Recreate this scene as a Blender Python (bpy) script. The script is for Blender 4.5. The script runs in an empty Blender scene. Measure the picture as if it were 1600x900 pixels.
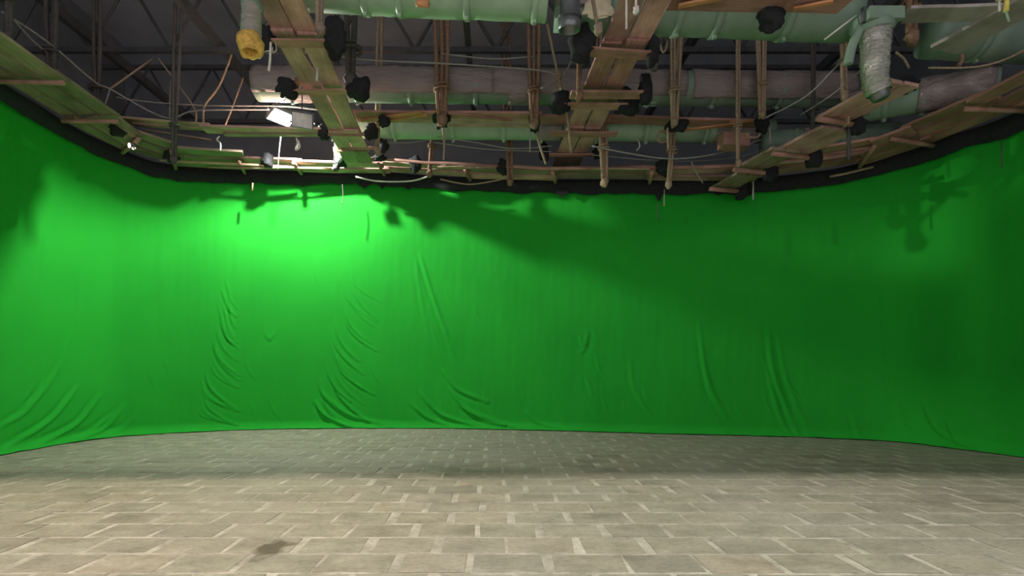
import bpy, math, random
import numpy as np
from mathutils import Vector, Matrix, noise

random.seed(7)
rng = np.random.default_rng(7)
scene = bpy.context.scene
COL = scene.collection
PI = math.pi

# ---------------------------------------------------------------- camera
F, CX, CY, EYE = 800.0, 775.0, 573.0, 1.5          # focal length and horizon of the 1600x900 photograph
cam_d = bpy.data.cameras.new('camera'); cam = bpy.data.objects.new('camera', cam_d); COL.objects.link(cam)
cam.location = (0, 0, EYE); cam.rotation_euler = (PI / 2, 0, 0)
cam_d.sensor_width = 36; cam_d.lens = 36 * F / 1600
cam_d.shift_x = (800 - CX) / 1600; cam_d.shift_y = (CY - 450) / 1600
cam_d.clip_end = 200
scene.camera = cam
def at(x, y, D): return Vector(((x - CX) * D / F, D, EYE + (CY - y) * D / F))
def atH(x, y, H): return at(x, y, F * H / (CY - y))

# ---------------------------------------------------------------- world, lights, exposure
w = bpy.data.worlds.new('hall_dark'); scene.world = w; w.use_nodes = True
w.node_tree.nodes['Background'].inputs[0].default_value = (1.0, 0.91, 0.96, 1)
w.node_tree.nodes['Background'].inputs[1].default_value = 0.84
vs = scene.view_settings
vs.view_transform = 'Standard'; vs.look = 'None'; vs.gamma = 1; vs.use_curve_mapping = False
vs.exposure = 0.0
def spot(name, loc, target, power, size, blend, radius, color):
    d = bpy.data.lights.new(name, 'SPOT'); o = bpy.data.objects.new(name, d); COL.objects.link(o)
    o.location = loc; o.rotation_euler = (Vector(target) - Vector(loc)).to_track_quat('-Z', 'Y').to_euler()
    d.energy = power; d.spot_size = math.radians(size); d.spot_blend = blend; d.shadow_soft_size = radius; d.color = color
    return o
LAMP = at(440, 182, 10.7); LAIM = Vector((0.26, -0.2, -0.94)).normalized()                                  # the floodlight seen in the picture
spot('flood_beam', LAMP + LAIM * 0.09, LAMP + LAIM, 1230, 176, 0.35, 0.06, (1.0, 0.99, 0.93))
# floods over the front of the floor, hung behind an added cross walkway that cuts their light
FRONT = [(-5.0, 3.2, 7.5, 2300, (1.0, 0.84, 0.74)), (-0.4, 3.2, 7.5, 800, (1.0, 0.95, 0.86)), (4.0, 3.2, 7.5, 1350, (1.0, 0.97, 0.87))]
for (x, y, z, p, c) in FRONT:
    spot('front_flood_beam', (x, y, z - 0.16), (x * 0.93, y + 1.3, 0), p, 84, 0.8, 0.05, c)

# ---------------------------------------------------------------- materials
MATS = {}
def mat(name, build):
    m = bpy.data.materials.new(name); m.use_nodes = True
    nt = m.node_tree; b = nt.nodes['Principled BSDF']; build(nt, b); MATS[name] = m; return m
def nd(nt, t, **kw):
    n = nt.nodes.new(t)
    for k, v in kw.items():
        if k in n.inputs.keys(): n.inputs[k].default_value = v
        else: setattr(n, k, v)
    return n
def ramp(nt, fac, stops):
    r = nt.nodes.new('ShaderNodeValToRGB'); e = r.color_ramp.elements
    while len(e) < len(stops): e.new(0.5)
    for el, (p, c) in zip(e, stops): el.position = p; el.color = (*c, 1)
    nt.links.new(fac, r.inputs[0]); return r.outputs[0]
def mixc(nt, fac, a, b, mode='MIX'):
    m = nt.nodes.new('ShaderNodeMix'); m.data_type = 'RGBA'; m.blend_type = mode
    for s, v in ((m.inputs[0], fac), (m.inputs[6], a), (m.inputs[7], b)):
        if hasattr(v, 'is_linked'): nt.links.new(v, s)
        elif isinstance(v, tuple): s.default_value = (*v, 1)
        else: s.default_value = v
    return m.outputs[2]
def bump(nt, b, h, strength, dist=0.02):
    n = nd(nt, 'ShaderNodeBump', Strength=strength, Distance=dist); nt.links.new(h, n.inputs['Height']); nt.links.new(n.outputs[0], b.inputs['Normal'])
def coords(nt, kind, scale=(1, 1, 1), rnd=False):
    if kind == 'pos': s = nt.nodes.new('ShaderNodeNewGeometry').outputs['Position']
    else: s = nt.nodes.new('ShaderNodeTexCoord').outputs['Object']
    mp = nt.nodes.new('ShaderNodeMapping'); mp.inputs['Scale'].default_value = scale; nt.links.new(s, mp.inputs[0])
    if rnd:
        oi = nt.nodes.new('ShaderNodeObjectInfo'); ml = nd(nt, 'ShaderNodeMath', operation='MULTIPLY'); ml.inputs[1].default_value = 57.0
        nt.links.new(oi.outputs['Random'], ml.inputs[0]); nt.links.new(ml.outputs[0], mp.inputs['Location'])
    return mp.outputs[0]
def noi(nt, vec, scale, detail=4, rough=0.55):
    n = nd(nt, 'ShaderNodeTexNoise', Scale=scale, Detail=detail, Roughness=rough); nt.links.new(vec, n.inputs['Vector']); return n.outputs['Fac']

def wood(c1, c2, c3):
    def f(nt, b):
        v = coords(nt, 'obj', (0.9, 11, 11), True); g = noi(nt, v, 2.2, 6, 0.6)
        v2 = coords(nt, 'obj', (1, 1, 1), True); bl = noi(nt, v2, 2.0, 4)
        base = ramp(nt, g, [(0.3, c1), (0.55, c2), (0.75, c3)])
        oi = nt.nodes.new('ShaderNodeObjectInfo')
        tint = ramp(nt, oi.outputs['Random'], [(0.0, (0.86, 0.83, 0.82)), (0.5, (1, 0.97, 0.95)), (1.0, (1.16, 1.1, 1.05))])
        base = mixc(nt, 1.0, base, tint, 'MULTIPLY')
        grime = ramp(nt, bl, [(0.35, (0.62, 0.60, 0.58)), (0.6, (1, 1, 1))])
        base = mixc(nt, 1.0, base, grime, 'MULTIPLY')
        nt.links.new(base, b.inputs['Base Color']); b.inputs['Roughness'].default_value = 0.8
        bump(nt, b, g, 0.25, 0.01)
    return f
mat('plank_wood', wood((0.49, 0.295, 0.265), (0.63, 0.39, 0.355), (0.72, 0.46, 0.42)))
mat('brown_wood', wood((0.35, 0.19, 0.155), (0.48, 0.27, 0.225), (0.57, 0.345, 0.29)))
mat('orange_wood', wood((0.50, 0.22, 0.09), (0.60, 0.30, 0.14), (0.66, 0.36, 0.18)))
mat('pale_wood', wood((0.36, 0.28, 0.18), (0.45, 0.35, 0.23), (0.50, 0.40, 0.28)))
mat('grey_board', wood((0.50, 0.47, 0.43), (0.56, 0.53, 0.49), (0.60, 0.57, 0.53)))
mat('green_wood', wood((0.24, 0.19, 0.14), (0.33, 0.265, 0.195), (0.40, 0.32, 0.245)))

def plain(col, rough=0.7, metal=0.0, nscale=6, var=0.25, bmp=0.0):
    def f(nt, b):
        v = coords(nt, 'obj', (1, 1, 1), True); n = noi(nt, v, nscale, 4)
        c = ramp(nt, n, [(0.3, tuple(x * (1 - var) for x in col)), (0.7, tuple(min(1, x * (1 + var)) for x in col))])
        nt.links.new(c, b.inputs['Base Color']); b.inputs['Roughness'].default_value = rough; b.inputs['Metallic'].default_value = metal
        if bmp: bump(nt, b, n, bmp, 0.02)
    return f
mat('black_cloth', plain((0.014, 0.015, 0.018), 0.9, 0, 14, 0.3, 0.5))
mat('steel_dark', plain((0.085, 0.09, 0.095), 0.6, 0.2))
mat('steel_grey', plain((0.20, 0.21, 0.22), 0.35, 0.6))
mat('roof_dark', plain((0.50, 0.55, 0.60), 0.9, 0, 0.6, 0.2))
mat('hall_wall', plain((0.22, 0.24, 0.265), 0.95, 0, 0.8, 0.2))
mat('rope_tan', plain((0.36, 0.27, 0.18), 0.95, 0, 40, 0.35, 0.4))
mat('rope_brown', plain((0.25, 0.155, 0.10), 0.95, 0, 30, 0.35, 0.4))
mat('rope_dark', plain((0.09, 0.085, 0.08), 0.95, 0, 30, 0.3))
mat('cord_grey', plain((0.32, 0.31, 0.29), 0.9, 0, 30, 0.2))
mat('cord_white', plain((0.75, 0.73, 0.68), 0.8, 0, 30, 0.12))
mat('duct_green', plain((0.21, 0.31, 0.23), 0.5, 0, 3, 0.12, 0.1))
mat('duct_green_pale', plain((0.32, 0.47, 0.32), 0.5, 0, 3, 0.12, 0.1))
mat('insulation_yellow', plain((0.80, 0.52, 0.12), 0.95, 0, 22, 0.3, 0.8))
mat('yellow_plastic', plain((0.85, 0.70, 0.15), 0.4))
mat('blue_grey_plastic', plain((0.45, 0.55, 0.60), 0.4))
mat('white_enamel', plain((0.80, 0.80, 0.77), 0.4))
mat('tape_beige', plain((0.55, 0.50, 0.33), 0.7))
def film(nt, b):
    v = coords(nt, 'obj', (0.7, 2.2, 2.2), True); n = noi(nt, v, 5, 6, 0.65); n2 = noi(nt, v, 1.3, 3)
    c = ramp(nt, n2, [(0.3, (0.30, 0.24, 0.24)), (0.7, (0.44, 0.37, 0.36))])
    nt.links.new(c, b.inputs['Base Color']); b.inputs['Roughness'].default_value = 0.24
    b.inputs['Coat Weight'].default_value = 0.4; b.inputs['Coat Roughness'].default_value = 0.2
    bump(nt, b, n, 1.0, 0.12)
mat('plastic_film', film)
def foil(nt, b):
    v = coords(nt, 'obj', (1, 1, 2.2)); n = noi(nt, v, 16, 6, 0.7)
    b.inputs['Base Color'].default_value = (0.86, 0.84, 0.80, 1); b.inputs['Metallic'].default_value = 1.0; b.inputs['Roughness'].default_value = 0.18
    bump(nt, b, n, 0.9, 0.05)
mat('foil', foil)
def glow(nt, b):
    b.inputs['Base Color'].default_value = (1, 1, 1, 1); b.inputs['Emission Color'].default_value = (1, 0.99, 0.95, 1); b.inputs['Emission Strength'].default_value = 60
mat('lamp_glow', glow)
def spark(nt, b):
    b.inputs['Base Color'].default_value = (1, 1, 1, 1); b.inputs['Emission Color'].default_value = (1, 0.85, 0.65, 1); b.inputs['Emission Strength'].default_value = 4
mat('pilot_glow', spark)

def cloth(nt, b):
    v = coords(nt, 'pos', (1, 1, 1)); n = noi(nt, v, 0.55, 3); fine = noi(nt, coords(nt, 'pos', (1, 1, 0.35)), 9, 5, 0.6)
    c = ramp(nt, n, [(0.3, (0.015, 0.36, 0.028)), (0.7, (0.019, 0.41, 0.032))])
    nt.links.new(c, b.inputs['Base Color']); b.inputs['Roughness'].default_value = 0.92
    b.inputs['Specular IOR Level'].default_value = 0.2
    bump(nt, b, fine, 0.12, 0.02)
mat('green_cloth', cloth)

def stone(mortar):
    def f(nt, b):
        p = coords(nt, 'pos'); broad = noi(nt, p, 0.45, 5, 0.6); mid = noi(nt, coords(nt, 'pos', (1, 1.6, 1)), 2.6, 6, 0.65); fine = noi(nt, coords(nt, 'pos', (1, 2.0, 1)), 17, 6, 0.75)
        if mortar: base = ramp(nt, noi(nt, p, 3.4, 5, 0.65), [(0.34, (0.26, 0.24, 0.19)), (0.5, (0.42, 0.39, 0.32)), (0.66, (0.56, 0.52, 0.44))])
        else:
            oi = nt.nodes.new('ShaderNodeObjectInfo')
            base = ramp(nt, mid, [(0.28, (0.195, 0.18, 0.14)), (0.48, (0.29, 0.27, 0.215)), (0.62, (0.34, 0.315, 0.255)), (0.74, (0.50, 0.47, 0.395))])
            tint = ramp(nt, oi.outputs['Random'], [(0.0, (0.84, 0.84, 0.82)), (0.35, (1, 0.98, 0.93)), (0.7, (1.0, 1.02, 0.98)), (1.0, (1.12, 1.06, 1.0))])
            base = mixc(nt, 1.0, base, tint, 'MULTIPLY')
        dust = ramp(nt, broad, [(0.42, (0, 0, 0)), (0.68, (1, 1, 1))])
        ml = nd(nt, 'ShaderNodeMath', operation='MULTIPLY'); ml.inputs[1].default_value = 0.62; nt.links.new(dust, ml.inputs[0])
        base = mixc(nt, ml.outputs[0], base, (0.355, 0.335, 0.275))
        speck = ramp(nt, fine, [(0.32, (0.70, 0.69, 0.67)), (0.5, (1, 1, 1)), (0.72, (1.13, 1.12, 1.1))])
        base = mixc(nt, 1.0, base, speck, 'MULTIPLY')
        # oily stain soaked into the slabs
        geo = nt.nodes.new('ShaderNodeNewGeometry')
        dn = nt.nodes.new('ShaderNodeVectorMath'); dn.operation = 'DISTANCE'
        mp = nt.nodes.new('ShaderNodeMapping'); mp.inputs['Scale'].default_value = (1, 0.62, 0); nt.links.new(geo.outputs['Position'], mp.inputs[0])
        nt.links.new(mp.outputs[0], dn.inputs[0]); s = at(428, 860, 1200 / (858 - CY)); dn.inputs[1].default_value = (s.x, s.y * 0.62, 0)
        ad = nd(nt, 'ShaderNodeMath', operation='MULTIPLY_ADD'); ad.inputs[1].default_value = 0.42; nt.links.new(noi(nt, p, 5, 4), ad.inputs[0]); nt.links.new(dn.outputs['Value'], ad.inputs[2])
        st = ramp(nt, ad.outputs[0], [(0.28, (0.40, 0.37, 0.33)), (0.37, (1, 1, 1))])
        base = mixc(nt, 1.0, base, st, 'MULTIPLY')
        nt.links.new(base, b.inputs['Base Color']); b.inputs['Roughness'].default_value = 0.72; b.inputs['Specular IOR Level'].default_value = 0.3
        bump(nt, b, fine, 0.35, 0.012)
    return f
mat('floor_mortar', stone(True)); mat('floor_stone', stone(False))

# ---------------------------------------------------------------- mesh helpers
class MB:
    def __init__(self): self.v = []; self.f = []
    def box(self, c, size, M=None, taper=0):
        n = len(self.v); sx, sy, sz = [s / 2 for s in size]
        for dz in (-1, 1):
            for dx, dy in ((-1, -1), (1, -1), (1, 1), (-1, 1)):
                p = Vector((dx * sx, dy * sy, dz * sz))
                if M: p = M @ p
                self.v.append(tuple(Vector(c) + p))
        self.f += [tuple(n + i for i in q) for q in ((3, 2, 1, 0), (4, 5, 6, 7), (0, 1, 5, 4), (1, 2, 6, 5), (2, 3, 7, 6), (3, 0, 4, 7))]
        return self
    def tube(self, pts, r, n=7, caps=True, twist=0):
        pts = [Vector(p) for p in pts]; k = len(pts); base = len(self.v)
        up = None
        for i, p in enumerate(pts):
            t = (pts[min(i + 1, k - 1)] - pts[max(i - 1, 0)]).normalized()
            if up is None: up = t.orthogonal().normalized()
            up = (up - t * up.dot(t))
            up = up.normalized() if up.length > 1e-6 else t.orthogonal().normalized()
            b = t.cross(up); rr = r[i] if isinstance(r, (list, tuple)) else r
            for j in range(n):
                a = 2 * PI * j / n + twist * i
                self.v.append(tuple(p + (up * math.cos(a) + b * math.sin(a)) * rr))
        for i in range(k - 1):
            for j in range(n):
                a = base + i * n + j; b2 = base + i * n + (j + 1) % n
                self.f.append((a, b2, b2 + n, a + n))
        if caps:
            self.f.append(tuple(base + j for j in reversed(range(n)))); self.f.append(tuple(base + (k - 1) * n + j for j in range(n)))
        return self
    def lathe(self, prof, n=20, M=None):
        """prof: (radius, z) along local Z"""
        base = len(self.v)
        for (r, z) in prof:
            for j in range(n):
                a = 2 * PI * j / n; p = Vector((r * math.cos(a), r * math.sin(a), z))
                self.v.append(tuple(M @ p if M else p))
        for i in range(len(prof) - 1):
            for j in range(n):
                a = base + i * n + j; b2 = base + i * n + (j + 1) % n
                self.f.append((a, b2, b2 + n, a + n))
        return self
    def blob(self, c, r, seed=0, amp=0.25, n=10, m=8):
        c = Vector(c); base = len(self.v); r = Vector(r)
        for i in range(m + 1):
            th = PI * i / m
            for j in range(n):
                ph = 2 * PI * j / n; d = Vector((math.sin(th) * math.cos(ph), math.sin(th) * math.sin(ph), math.cos(th)))
                k = 1 + amp * noise.noise(d * 1.7 + Vector((seed * 3.1, seed, 0)))
                # squarish folded bundle
                d2 = Vector(tuple(math.copysign(abs(q) ** 0.75, q) for q in d))
                self.v.append(tuple(c + Vector((d2.x * r.x, d2.y * r.y, d2.z * r.z)) * k))
        for i in range(m):
            for j in range(n):
                a = base + i * n + j; b2 = base + i * n + (j + 1) % n
                self.f.append((a, a + n, b2 + n, b2))
        return self
    def mesh(self, name, m, smooth=False):
        me = bpy.data.meshes.new(name); me.from_pydata(self.v, [], self.f); me.materials.append(MATS[m])
        if smooth: me.polygons.foreach_set('use_smooth', [True] * len(me.polygons))
        me.update(); return me
    def build(self, name, m, parent=None, smooth=False, loc=None):
        """vertices are in world space (or in the parent's space when loc is None and parent sits at the origin)"""
        o = bpy.data.objects.new(name, None)
        me = self.mesh(name, m, smooth); bpy.data.objects.remove(o); o = bpy.data.objects.new(name, me); COL.objects.link(o)
        if loc is not None:
            L = Vector(loc); me.transform(Matrix.Translation(-L)); o.location = L
        if parent: adopt(o, parent)
        return o
def world_matrix(o):
    return world_matrix(o.parent) @ o.matrix_parent_inverse @ o.matrix_basis if o.parent else o.matrix_basis.copy()
def adopt(o, parent):                      # keeps the part where it stands
    o.parent = parent; o.matrix_parent_inverse = world_matrix(parent).inverted()
def thing(name, loc, label, cat, group=None):
    o = bpy.data.objects.new(name, None); COL.objects.link(o); o.location = loc; o.empty_display_size = 0.1
    return tag(o, label, cat, group)
def tag(o, label, cat, group=None):
    o['label'] = label; o['category'] = cat
    if group: o['group'] = group
    return o
def struct(o): o['kind'] = 'structure'; return o
def frame(a, b, up=Vector((0, 0, 1))):
    """matrix with local X from a to b, origin at the middle"""
    x = (Vector(b) - Vector(a)).normalized(); y = up.cross(x).normalized(); z = x.cross(y)
    M = Matrix((x, y, z)).transposed().to_4x4(); M.translation = (Vector(a) + Vector(b)) / 2; return M

def plank_mesh(L, W, T, seed, name, m):
    r = random.Random(seed); k = 6; v = []; f = []
    bow = r.uniform(-0.012, 0.012) * L; wob = r.uniform(-0.01, 0.01)
    for i in range(k + 1):
        t = i / k - 0.5; dz = bow * (0.25 - t * t) * 2; dy = wob * math.sin(t * 5)
        e = r.uniform(-0.004, 0.004) * W / 0.3; tw = 0.02 * t
        for (sy, sz) in ((-1, -1), (1, -1), (1, 1), (-1, 1)):
            v.append((t * L + (r.uniform(-0.012, 0.012) if i in (0, k) else 0), sy * (W / 2 + e) + dy, sz * T / 2 + dz + tw * sy * W / 2))
    for i in range(k):
        for j in range(4):
            a = i * 4 + j; b = i * 4 + (j + 1) % 4; f.append((a, b, b + 4, a + 4))
    f.append((3, 2, 1, 0)); f.append(tuple(k * 4 + j for j in range(4)))
    me = bpy.data.meshes.new(name); me.from_pydata(v, [], f); me.materials.append(MATS[m]); me.update(); return me
def plank(a, b, W, parent, m='plank_wood', T=0.042, name='plank', roll=0, seed=None):
    """board whose underside runs from a to b"""
    a = Vector(a); b = Vector(b); L = (b - a).length
    me = plank_mesh(L, W, T, random.random() if seed is None else seed, name, m)
    o = bpy.data.objects.new(name, me); COL.objects.link(o)
    M = frame(a, b) @ Matrix.Rotation(roll, 4, 'X'); M.translation += M.to_3x3() @ Vector((0, 0, T / 2))
    o.rotation_euler = M.to_euler(); o.location = M.translation
    if parent: adopt(o, parent)
    return o
def pole(a, b, r, parent, m='brown_wood', name='crossbar', n=8, wob=0.0):
    a = Vector(a); b = Vector(b); M = frame(a, b); L = (b - a).length
    k = max(3, int(L / 0.5)); pts = [Vector((L * (i / k - 0.5), wob * noise.noise(Vector((i * .7, a.x, a.y))), wob * noise.noise(Vector((a.y, i * .7, a.x))))) for i in range(k + 1)]
    me = MB().tube(pts, r, n).mesh(name, m, True); o = bpy.data.objects.new(name, me); COL.objects.link(o)
    o.rotation_euler = M.to_euler(); o.location = M.translation
    if parent: adopt(o, parent)
    return o
def pad(c, r, parent, seed, m='black_cloth', name='black_pad'):
    return MB().blob(c, r, seed, 0.55, 12, 9).build(name, m, parent, True, c)
def smooth_pts(pts, k=6):
    P = [Vector(p) for p in pts]; out = []
    for i in range(len(P) - 1):
        p0 = P[max(i - 1, 0)]; p1 = P[i]; p2 = P[i + 1]; p3 = P[min(i + 2, len(P) - 1)]
        for j in range(k):
            t = j / k
            out.append(0.5 * ((2 * p1) + (p2 - p0) * t + (2 * p0 - 5 * p1 + 4 * p2 - p3) * t * t + (3 * p1 - p0 - 3 * p2 + p3) * t ** 3))
    out.append(P[-1]); return out
def rope(pts, r, label, m='rope_tan', cat='rope', name='rope', smooth=True, group=None, knots=()):
    P = smooth_pts(pts) if smooth and len(pts) > 2 else [Vector(p) for p in pts]
    o = MB().tube(P, r, 6).build(name, m, None, True, P[-1]); tag(o, label, cat, group)
    for i, q in enumerate(knots): MB().blob(q, (r * 2.6, r * 2.6, r * 3.2), i + 1, 0.5, 8, 6).build('knot', m, o, True, q)
    return o
def rope_bundle(top, bot, r, label, m='rope_brown', strands=3, knot=True, name='hanging_rope', spread=1.0, cat='rope', group=None):
    """several strands side by side hanging from top to bot, tied at the lower end"""
    top = Vector(top); bot = Vector(bot)
    t = thing(name, bot, label, cat, group)
    L = (top - bot).length
    for s in range(strands):
        off = Vector(((s - (strands - 1) / 2) * r * 2.1 * spread, (s % 2) * r * 1.3, 0)); pts = []
        for i in range(9):
            u = i / 8; pts.append(bot.lerp(top, u) + off * (0.55 + 0.75 * math.sin(PI * u)) + Vector((noise.noise(Vector((u * 3, s * 5, bot.x))), noise.noise(Vector((s * 5, u * 3, bot.x))), 0)) * r * 1.2)
        MB().tube(pts, [r * (0.85 + 0.3 * random.random()) for _ in pts], 6).build('strand', m, t, True, pts[0])
    if knot:
        MB().blob(bot, (r * 2.1, r * 2, r * 2.6), top.x, 0.6, 9, 7).build('knot', m, t, True, bot)
        k2 = bot.lerp(top, 0.12)
        MB().tube([k2 + Vector((math.cos(a) * r * 3.2, math.sin(a) * r * 2.4, (i - 6) * r * 0.22)) for i, a in enumerate([j * 0.9 for j in range(14)])], r * 0.55, 5).build('lashing', m, t, True, k2)
    return t

# ---------------------------------------------------------------- hall shell
def slab(name, x0, x1, y0, y1, z0, z1, m):
    return struct(MB().box(((x0 + x1) / 2, (y0 + y1) / 2, (z0 + z1) / 2), (x1 - x0, y1 - y0, z1 - z0)).build(name, m, None, False, ((x0 + x1) / 2, (y0 + y1) / 2, z0)))
floor = slab('floor', -11, 11, -3, 15.2, -0.3, -0.006, 'floor_mortar')
slab('ceiling', -11, 11, -3, 15.2, 11.0, 11.3, 'roof_dark')
slab('wall_back', -11, 11, 15.2, 15.5, -0.3, 11.3, 'hall_wall')
slab('wall_left', -11.3, -11, -3, 15.5, -0.3, 11.3, 'hall_wall')
slab('wall_right', 11, 11.3, -3, 15.5, -0.3, 11.3, 'hall_wall')

# paving slabs in running bond
BL, BW = 0.58, 0.39
def slab_mesh(seed):
    r = random.Random(seed); lx, ly = (BL - 0.058) / 2, (BW - 0.032) / 2; v = []
    ring = [(-lx, -ly), (-lx * .3, -ly), (lx * .4, -ly), (lx, -ly), (lx, ly), (lx * .3, ly), (-lx * .4, ly), (-lx, ly)]
    j = [(r.uniform(-.014, .014), r.uniform(-.007, .007)) for _ in ring]
    for (sc, z) in ((1.0, -0.02), (1.0, -0.004), (0.965, 0.0)):
        for (x, y), (a, b) in zip(ring, j): v.append(((x + a) * sc, (y + b) * (sc if sc == 1 else 0.95), z + (r.uniform(-.0012, .0012) if sc < 1 else 0)))
    f = []
    for k in range(2):
        for i in range(8): a = k * 8 + i; b = k * 8 + (i + 1) % 8; f.append((a, b, b + 8, a + 8))
    f.append(tuple(range(16, 24))); return v, f
VAR = [slab_mesh(i) for i in range(8)]
VM = []
for i, (v, f) in enumerate(VAR):
    me = bpy.data.meshes.new('paving_slab'); me.from_pydata(v, [], f); me.materials.append(MATS['floor_stone']); me.update(); VM.append(me)
spots = []
for k in range(-6, 29):
    y = 3.73 + 0.39 * (k + 0.5)
    off = -0.47 + 0.29 + (0.29 if k % 2 == 0 else 0)
    off += 0.05 * noise.noise(Vector((k * 1.7, 0.3, 0)))
    for i in range(-18, 19):
        x = off + BL * i + random.uniform(-.018, .018)
        yy = y - 0.006 * max(0, x) + random.uniform(-.004, .004)
        if abs(x) > 9.5: continue
        sx = CX + F * x / yy; inview = -30 < sx < 1630 and 1200 / yy + CY < 905
        spots.append((not inview, yy, x, random.randrange(8), random.uniform(-.02, .02), random.uniform(-.0035, .003)))
spots.sort()
rest = MB()
for n, (out, y, x, vi, rz, dz) in enumerate(spots):
    if n < 300 and not out:
        o = bpy.data.objects.new('paving_slab', VM[vi]); COL.objects.link(o)
        o.scale = (random.uniform(.93, 1.07), random.uniform(.97, 1.02), 1); o.location = (x, y, dz); o.rotation_euler = (0, 0, rz + (PI if n % 2 else 0)); adopt(o, floor)
    else:
        b = len(rest.v); v, f = VAR[vi]; rest.v += [(p[0] + x, p[1] + y, p[2] + dz) for p in v]; rest.f += [tuple(q + b for q in g) for g in f]
o = rest.build('far_paving', 'floor_stone', floor, False, (0, 9, 0)); o['kind'] = 'stuff'

# ---------------------------------------------------------------- green screen cloth
base_px = [(0, 711), (50, 702), (100, 693), (150, 686), (200, 681), (300, 675), (450, 670), (660, 669), (800, 671), (950, 675), (1100, 679), (1250, 683), (1400, 690), (1500, 702), (1600, 715)]
top_px = [(0, 165), (100, 222), (180, 258), (240, 280), (300, 287), (400, 291), (560, 290), (700, 300), (900, 306), (1050, 308), (1180, 306), (1300, 293), (1400, 270), (1500, 240), (1600, 208)]
ground = []
for (x, y) in base_px:
    D = F * EYE / (y - CY); ground.append(((x - CX) * D / F, D))
ground = [(-8.25, 2.5), (-8.3, 5.5)] + ground + [(8.75, 5.5), (8.7, 2.5)]
gp = np.array([(p.x, p.y) for p in smooth_pts([(a, b, 0) for a, b in ground], 24)])
# smooth the plan a little, then measure arc length
for _ in range(30): gp[1:-1] = 0.25 * gp[:-2] + 0.5 * gp[1:-1] + 0.25 * gp[2:]
S = np.concatenate([[0], np.cumsum(np.hypot(*np.diff(gp, axis=0).T))]); SL = S[-1]
def plan(s):
    x = np.interp(s, S, gp[:, 0]); y = np.interp(s, S, gp[:, 1]); return x, y
def plan_frame(s):
    e = 0.15; x, y = plan(s); x0, y0 = plan(s - e); x1, y1 = plan(s + e); tx, ty = x1 - x0, y1 - y0; l = np.hypot(tx, ty) + 1e-9
    tx, ty = tx / l, ty / l; return x, y, tx, ty, ty, -tx              # last two: normal into the room
scrx = CX + F * gp[:, 0] / gp[:, 1]
okm = (gp[:, 1] > 6.5)
def s_of_x(x): return float(np.interp(x, scrx[okm], S[okm]))
ts = np.array([s_of_x(x) for x, _ in top_px]); tz = []
for (x, y), s in zip(top_px, ts): tz.append(EYE + (CY - y) * plan(s)[1] / F)
def ztop(s): return np.interp(s, ts, tz)
def sz(x, y):
    s = s_of_x(x); return s, EYE + (CY - y) * float(plan(s)[1]) / F

folds = []                                                        # (list of (s, z), amplitude, width)
def fold(pts, amp, wd):
    P = smooth_pts([(*sz(x, y), 0) for x, y in pts], 8); folds.append((np.array([(p.x, p.y) for p in P]), amp, wd))
R = random.Random(3)
for i in range(19):
    x0 = 356 - 2.7 * min(i, 15) + R.uniform(-7, 6); y0 = 436 + 11.5 * i + R.uniform(-6, 6); ye = min(y0 + R.uniform(36, 62), 664); xe = 371 + R.uniform(-5, 3)
    fold([(x0, y0), (x0 + 5, y0 + .4 * (ye - y0)), (x0 + .52 * (xe - x0), y0 + .75 * (ye - y0)), (xe, ye)], 0.005 + 0.013 * R.random(), 0.020 + .012 * R.random())
for i in range(20):
    x0 = 548 - 2.5 * i + R.uniform(-10, 12); y0 = 420 + 10.5 * i + R.uniform(-8, 8); ye = min(y0 + R.uniform(50, 80), 667); xe = x0 + R.uniform(32, 58)
    fold([(x0, y0), (x0 + 5, y0 + .4 * (ye - y0)), (x0 + .5 * (xe - x0), y0 + .74 * (ye - y0)), (xe, ye)], 0.004 + (0.004 + 0.0006 * i) * R.uniform(.3, 2.0), 0.022 + 0.016 * R.random())
for cx_, cy_, n_, sp in [(735, 600, 10, 35), (610, 620, 9, 30), (420, 640, 8, 40), (265, 640, 6, 30), (920, 560, 6, 12), (1115, 600, 8, 22), (1225, 590, 9, 22), (1385, 560, 7, 18), (820, 640, 6, 30), (990, 640, 5, 26), (60, 640, 9, 45), (540, 400, 6, 30), (690, 470, 6, 20)]:
    for _ in range(n_):
        x0 = cx_ + R.gauss(0, sp); y0 = cy_ + R.gauss(0, 32); L_ = R.uniform(18, 46); k_ = R.uniform(.2, .7) * (-1 if cx_ < 150 else 1)
        if y0 + L_ < 668: fold([(x0, y0), (x0 + k_ * L_ * .3, y0 + L_ * .5), (x0 + k_ * L_, y0 + L_)], R.uniform(.003, .010), R.uniform(.018, .034))
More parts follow.
